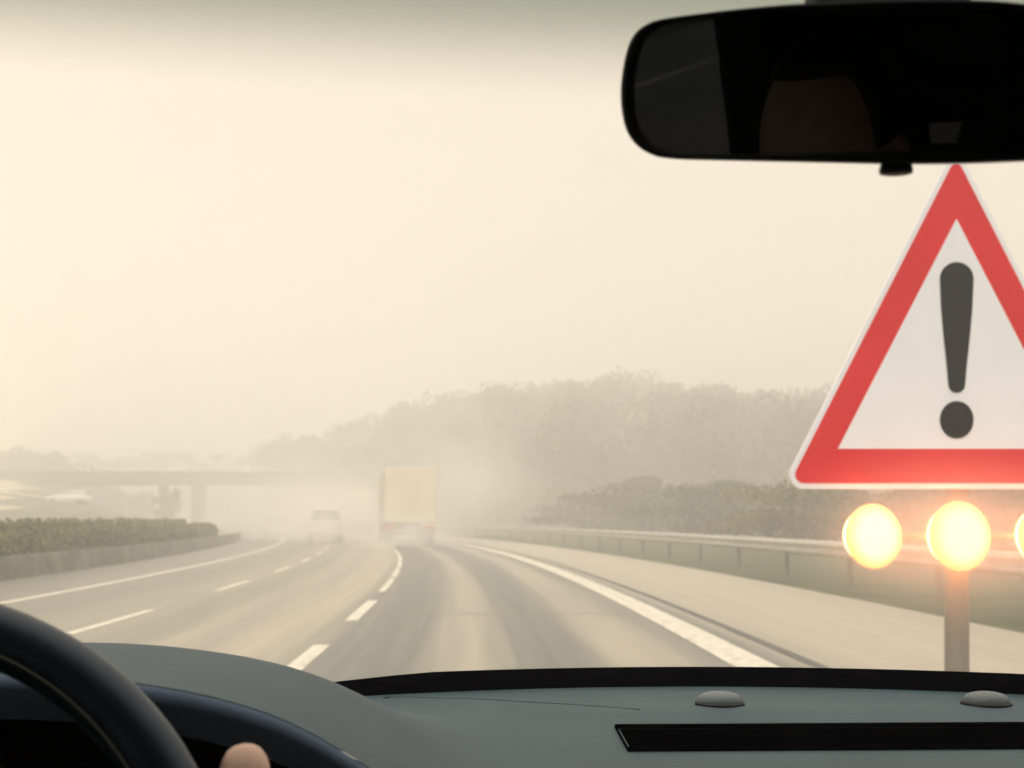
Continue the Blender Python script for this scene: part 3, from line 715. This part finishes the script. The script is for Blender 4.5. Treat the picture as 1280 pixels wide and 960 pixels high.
for i in range(5):
    for k in range(8): a = i * 9 + k; fs.append((a, a + 1, a + 10, a + 9))
raw('bonnet', vs, fs, M['carpaint'], car, True)
def seat(cx_, y):
    s_ = boxo('seat', (cx_ - .25, cx_ + .25, y - .1, y + .42, .42, .58), M['seat'], car, .05)
    bm = bmesh.new(); box(bm, cx_ - .24, cx_ + .24, y - .22, y - .1, .5, 1.12, .05)
    for v in bm.verts: v.co.y -= (v.co.z - .5) * .25
    ob('backrest', bm, M['seat'], s_)
    boxo('headrest', (cx_ - .13, cx_ + .13, y - .42, y - .32, 1.14, 1.34), M['seat'], s_, .04)
seat(-.27, -.2); seat(CC + .45, -.2)
boxo('rear_bench', (CC - .66, CC + .66, -1.5, -1.1, .42, .6), M['seat'], car, .05)
boxo('rear_backrest', (CC - .66, CC + .66, -1.6, -1.45, .5, 1.02), M['seat'], car, .05)

# steering wheel
WC = Vector((-.3, .54, EYE - .22)); TL = R(25); wu = Vector((1, 0, 0)); wv = Vector((0, math.sin(TL), math.cos(TL))); wn = wu.cross(wv)
def wp(ang, r, h=0): return WC + wu * (r * math.cos(ang)) + wv * (r * math.sin(ang)) + wn * h
sw = ob('steering_wheel', tube(bmesh.new(), [wp(2 * math.pi * k / 96, .19) for k in range(96)], .0152, 20, closed=True), M['leather'], car, True)
ob('stitching', tube(bmesh.new(), [wp(2 * math.pi * k / 96, .1795, .0132) for k in range(96)], .0008, 6, closed=True), M['stitch'], sw, True)
hb = bmesh.new(); lathe(hb, [(.02, .05), (.07, .045), (.078, .03), (.07, -.02), (.03, -.05)], 32)
for v in hb.verts: c = v.co.copy(); v.co = WC + wu * c.x + wv * c.y * .85 + wn * (c.z - .02)
ob('hub', hb, M['black'], sw, True)
for ang in (R(4), R(176), R(270)):
    bm = bmesh.new(); tube(bm, [wp(ang, .055, -.015), wp(ang, .12, -.02), wp(ang, .188, -.004)], [.022, .017, .012], 10); ob('spoke', bm, M['black'], sw, True)
ob('column', tube(bmesh.new(), [WC - wn * .05, WC - wn * .24], .035, 14), M['black'], sw, True)

# rear-view mirror
MP = at(1060, 110, .525)
d_in = (at(1000, 140, .53) - Vector((0, 0, EYE))).normalized()
HEAD = Vector((-.26, -.17, EYE + .0))
fore = HEAD + Vector((0, .06, .055))
mn = ((fore - at(1000, 140, .53)).normalized() - d_in).normalized()
def onm(px, py, back=0):
    d = ray(px, py); o_ = Vector((0, 0, EYE)); t = (MP - o_).dot(mn) / d.dot(mn); return o_ + d * t - mn * back
outl = [(775, 118), (777, 92), (782, 66), (790, 46), (803, 33), (825, 24), (880, 16), (940, 9), (1000, 4), (1118, -2), (1236, 0), (1310, 8), (1380, 16), (1410, 24), (1432, 36), (1446, 56), (1453, 90),
        (1454, 130), (1448, 160), (1436, 180), (1412, 192), (1360, 197), (1280, 201), (1200, 204), (1118, 204.5), (1000, 202), (900, 200), (835, 198), (812, 193), (795, 182), (783, 165), (777, 143)]
cx_, cy_ = 1115, 102
def catmull(P, n=4):
    o = []; m_ = len(P)
    for i in range(m_):
        p0, p1, p2, p3 = (np.array(P[(i + k) % m_], float) for k in (-1, 0, 1, 2))
        for t in np.arange(n) / n:
            o.append(tuple(.5 * ((2 * p1) + (p2 - p0) * t + (2 * p0 - 5 * p1 + 4 * p2 - p3) * t * t + (3 * p1 - p0 - 3 * p2 + p3) * t ** 3)))
    return o
outl = catmull(outl)
def inset(px_, py_, k, dx=0):
    vx, vy = px_ - cx_, py_ - cy_; l = math.hypot(vx, vy); return (px_ - vx / abs(vx + 1e-6) * k * min(1, abs(vx) / 60) , py_ - vy / l * k * (abs(vy) / 98) ** .3) if l > 1 else (px_, py_)
def ring(k, back): return [onm(*inset(a, b_, k), back) for a, b_ in outl]
bm = bmesh.new(); rings = [[bm.verts.new(p) for p in ring(k, bk)] for k, bk in ((17, 0), (15, -.002), (7, -.003), (1.5, -.001), (0, .004), (0, .016), (8, .026), (30, .034), (60, .037))]
for A, B in zip(rings, rings[1:]):
    for k in range(len(A)): bm.faces.new((A[k], A[(k + 1) % len(A)], B[(k + 1) % len(A)], B[k]))
bm.faces.new(rings[-1]); bmesh.ops.recalc_face_normals(bm, faces=bm.faces)
rv = ob('rear_view_mirror', bm, M['black'], car, True)
raw('mirror_glass', ring(16.5, .0005), [tuple(range(len(outl)))], M['mirror'], rv)
kc = onm(1118, 204, .008)
bm = bmesh.new(); lathe(bm, [(.0085, -.008), (.0085, -.004), (.0068, .004), (.006, .012)], 20)
for v in bm.verts: v.co = Vector((v.co.x * .9 + kc.x, v.co.y * .7 + kc.y, v.co.z * .55 + kc.z))
ob('tilt_knob', bm, M['black'], rv, True)
mt = onm(1115, 60, .03)
ob('mirror_mount', tube(bmesh.new(), [mt, mt + Vector((.0, .03, .03)), Vector((mt.x, .60, EYE + .238))], [.016, .014, .02], 12), M['black'], rv, True)
a_, b_ = onm(1000, -4, .012), onm(1232, -4, .012)
bm = bmesh.new(); tube(bm, [a_ + Vector((.008, .014, -.004)), a_.lerp(b_, .5) + Vector((0, .03, .006)), b_ + Vector((-.008, .014, -.004))], [.014, .018, .014], 12)
ob('sensor_housing', bm, M['black'], rv, True)

# ------------------------------------------------------------------ the driver
def skin_obj(name, chains, m, parent=None, sub=2):
    """chains: lists of (x,y,z,r); the first joint of every later chain is snapped to an existing joint if it coincides"""
    V_ = []; E_ = []; Rr = []; idx = {}
    for ch in chains:
        prev = None
        for x, y, z, r_ in ch:
            key = (round(x, 4), round(y, 4), round(z, 4))
            if key not in idx: idx[key] = len(V_); V_.append((x, y, z)); Rr.append(r_)
            if prev is not None and prev != idx[key]: E_.append((prev, idx[key]))
            prev = idx[key]
    me = bpy.data.meshes.new(name); me.from_pydata(V_, E_, []); me.update()
    o = link(name, me, m, parent)
    sk = o.modifiers.new('skin', 'SKIN'); sk.use_smooth_shade = True; sk.branch_smoothing = .4
    for i, v in enumerate(me.skin_vertices[0].data):
        r_ = Rr[i]; v.radius = r_ if isinstance(r_, tuple) else (r_, r_); v.use_root = (i == 0)
    sb = o.modifiers.new('sub', 'SUBSURF'); sb.levels = sub; sb.render_levels = sub
    return o
Z = EYE; hx_ = -.27; hy = -.2
hip = (hx_, -.12, .62, .13)
chest = (hx_, -.22, Z - .38, .14); neck0 = (hx_, -.25, Z - .21, .075); neck1 = (hx_, -.22, Z - .12, .055)
wr = wp(R(0), .238, .035)
body = [[hip, (hx_, -.17, .74, .13), chest, neck0, neck1, (HEAD.x, HEAD.y - .01, Z - .055, .06)],
        [hip, (hx_ - .1, -.08, .6, .09), (hx_ - .13, .3, .62, .068), (hx_ - .13, .5, .4, .048), (hx_ - .13, .68, .33, .036)],
        [hip, (hx_ + .1, -.08, .6, .09), (hx_ + .13, .3, .62, .068), (hx_ + .13, .52, .4, .048), (hx_ + .13, .7, .33, .036)]]
rs_ = (hx_ + .17, -.22, Z - .27, .06); re_ = (hx_ + .25, .06, Z - .47, .042)
body.append([chest, rs_, (hx_ + .21, -.08, Z - .38, .05), re_, (hx_ + .22, .24, Z - .34, .038), (wr.x, wr.y - .075, wr.z - .05, .027)])
ls_ = (hx_ - .17, -.22, Z - .27, .06); wl_ = wp(R(170), .225, .03)
body.append([chest, ls_, (hx_ - .22, -.08, Z - .38, .05), (hx_ - .26, .06, Z - .47, .042), (hx_ - .27, .24, Z - .38, .038), (wl_.x, wl_.y - .07, wl_.z - .05, .027)])
# hands: palm behind the rim, four fingers curled round it, thumb up along it
def hand(a0, s, wrist):
    """a0: angle on the rim; s: +1 right hand, -1 left hand"""
    W_ = Vector(wrist); ch = []
    pc = wp(a0, .19 + .026, .022)                       # centre of the palm, outside the rim on the driver's side
    base = W_.lerp(pc, .15)
    ch.append([(*W_, .024), (*W_.lerp(pc, .5), .021), (*pc, .019)])
    for k in range(4):                                   # index finger highest
        a = a0 + s * R(13 - 7.2 * k); r0 = .0097 - .0007 * k; ln = (1, 1.08, 1.0, .82)[k]
        kn = wp(a, .19 + .037, .012); ch.append([(*pc, .019), (*kn, r0 * 1.12)])
        ch.append([(*kn, r0 * 1.12), (*wp(a, .19 + .0265, -.015 * ln), r0), (*wp(a, .19 + .006, -.0275), r0 * .93), (*wp(a, .19 - .02, -.0235 * ln), r0 * .85), (*wp(a, .19 - .0275, -.008), r0 * .78)])
    tb = wp(a0 - s * R(4), .19 + .012, .03)
    ch.append([(*base.lerp(pc, .6), .02), (*tb, .0135), (*wp(a0 + s * R(7), .19 + .004, .0295), .011), (*wp(a0 + s * R(14), .19 + .0, .0275), .0105), (*wp(a0 + s * R(19), .19 - .002, .026), .0085)])
    return ch
body += hand(R(18), 1, (wr.x, wr.y - .075, wr.z - .05)) + hand(R(165), -1, (wl_.x, wl_.y - .07, wl_.z - .05))
per = skin_obj('person', body, M['skin']); tag(per, 'driver in dark clothes seated at the wheel, one fingertip showing beside the rim', 'person')
# head joined to the neck: an egg with brow, nose, chin and ears, part of the body mesh via a second object is avoided
bm = bmesh.new(); bmesh.ops.create_icosphere(bm, subdivisions=5, radius=1)
for v in bm.verts:
    x, y, z = v.co
    jaw = max(0, -z); X_ = x * .076 * (1 - .32 * jaw ** 1.5); Y_ = y * .098 * (1 - .18 * jaw) + .012 * jaw * (y > 0); Z_ = z * .125
    if y > .2:
        Y_ += .020 * math.exp(-((x / .16) ** 2 + ((z + .22) / .2) ** 2)) * 1.1
        Y_ += .009 * math.exp(-((x / .3) ** 2 + ((z + .56) / .09) ** 2))
        Y_ += .004 * math.exp(-(((abs(x) - .3) / .22) ** 2 + ((z - .16) / .07) ** 2))
        Y_ -= .010 * math.exp(-(((abs(x) - .4) / .17) ** 2 + ((z + .02) / .1) ** 2))
        Y_ += .008 * math.exp(-((x / .3) ** 2 + ((z + .85) / .15) ** 2))
    e_ = math.exp(-(((y + .02) / .16) ** 2 + ((z + .1) / .22) ** 2)); X_ += math.copysign(.014 * e_, x) if abs(x) > .6 else 0
    v.co = Vector((X_, Y_, Z_)) + HEAD
hd_ = ob('head', bm, M['skin'], per, True)
for s in (-1, 1):
    bm = bmesh.new(); bmesh.ops.create_uvsphere(bm, u_segments=16, v_segments=10, radius=.0115)
    for v in bm.verts: v.co += HEAD + Vector((s * .031, .079, -.003))
    ob('eye', bm, M['sign_white'], hd_, True)
bm = bmesh.new(); bmesh.ops.create_icosphere(bm, subdivisions=5, radius=1)
for v in bm.verts:                          # hair stands off the scalp; below the hairline the shell sinks into the head
    q = v.co
    front = float(smooth_step(.28, .5, q.y)) * (1 - float(smooth_step(.62, .78, q.z)))
    side = (1 - float(smooth_step(-.05, .18, q.z))) * float(smooth_step(-.3, -.05, q.y)); low = 1 - float(smooth_step(-.55, -.35, q.z))
    k2 = 1 - .14 * max(front, side, low)
    v.co = Vector((q.x * .083 * k2, q.y * .105 * k2 - .002, q.z * .133 * k2)) + HEAD
ob('hair', bm, M['hair'], hd_, True)
# clothing over the body
k_ = 1.3
def thick(ch, k=k_): return [(x, y, z, (r_[0] if isinstance(r_, tuple) else r_) * k) for x, y, z, r_ in ch]
sh = [thick([(hx_, -.12, .54, .125), (hx_, -.15, .68, .135), chest, (hx_, -.25, Z - .22, .085)], 1.24), thick([chest, rs_, (hx_ + .21, -.08, Z - .38, .05), re_, (hx_ + .22, .24, Z - .34, .038)]), thick([chest, ls_, (hx_ - .22, -.08, Z - .38, .05), (hx_ - .26, .06, Z - .47, .042), (hx_ - .27, .24, Z - .38, .038)])]
sh[1][0] = sh[0][2]; sh[2][0] = sh[0][2]
skin_obj('shirt', sh, M['shirt'], per)
tr_ = [thick(c) for c in body[1:3]]; skin_obj('trousers', tr_, M['trousers'], per)
# ------------------------------------------------------------------ spray thrown up by the traffic, and the haze
def cloud(name, c, r, m, label, kind_):
    bm = bmesh.new(); bmesh.ops.create_icosphere(bm, subdivisions=3, radius=1.0)
    o = ob(name, bm, m); o.location = c; o.scale = r; tag(o, label, kind_, kind='stuff'); return o
def spray(px, d, z, rx, ry, rz, m, label):
    c = at(px, 650, d); cloud('road_spray', (c.x, d, z), (rx, ry, rz), m, label, 'spray')
spray(380, 76, 1.6, 11, 24, 4.6, M['spray'], 'pale spray cloud around the cars on the left')
spray(580, 94, 3.0, 9, 16, 8.5, M['spray'], 'pale spray cloud rising right of the nearer lorry')
spray(508, 55.5, .3, 3.6, 5, 2.0, M['spray_dense'], 'thick spray swirling low behind the wheels of the nearer lorry')
spray(405, 62, .8, 2.8, 5, 2.0, M['spray_dense'], 'spray ball hiding the back of the nearer white car')
spray(448, 94, .8, 4, 9, 4.2, M['spray'], 'spray behind the fainter farther lorry')
cloud('mist', at(1195, 668, SD - .14), (1.15, .5, .62), soft_volume('lamp_glow_mist', 2.6, (.999, .965, .92), .3, .15), 'added mist standing in for the glow round the amber lamps', 'mist')  # volume added to imitate lens bloom round the lamps
def haze_box():
    bm = box(bmesh.new(), -456, 456, -58, 636, -1.2, 62)
    o = ob('haze', bm, M['haze']); tag(o, 'pale warm haze filling the air', 'haze', kind='stuff'); return o
haze_box()
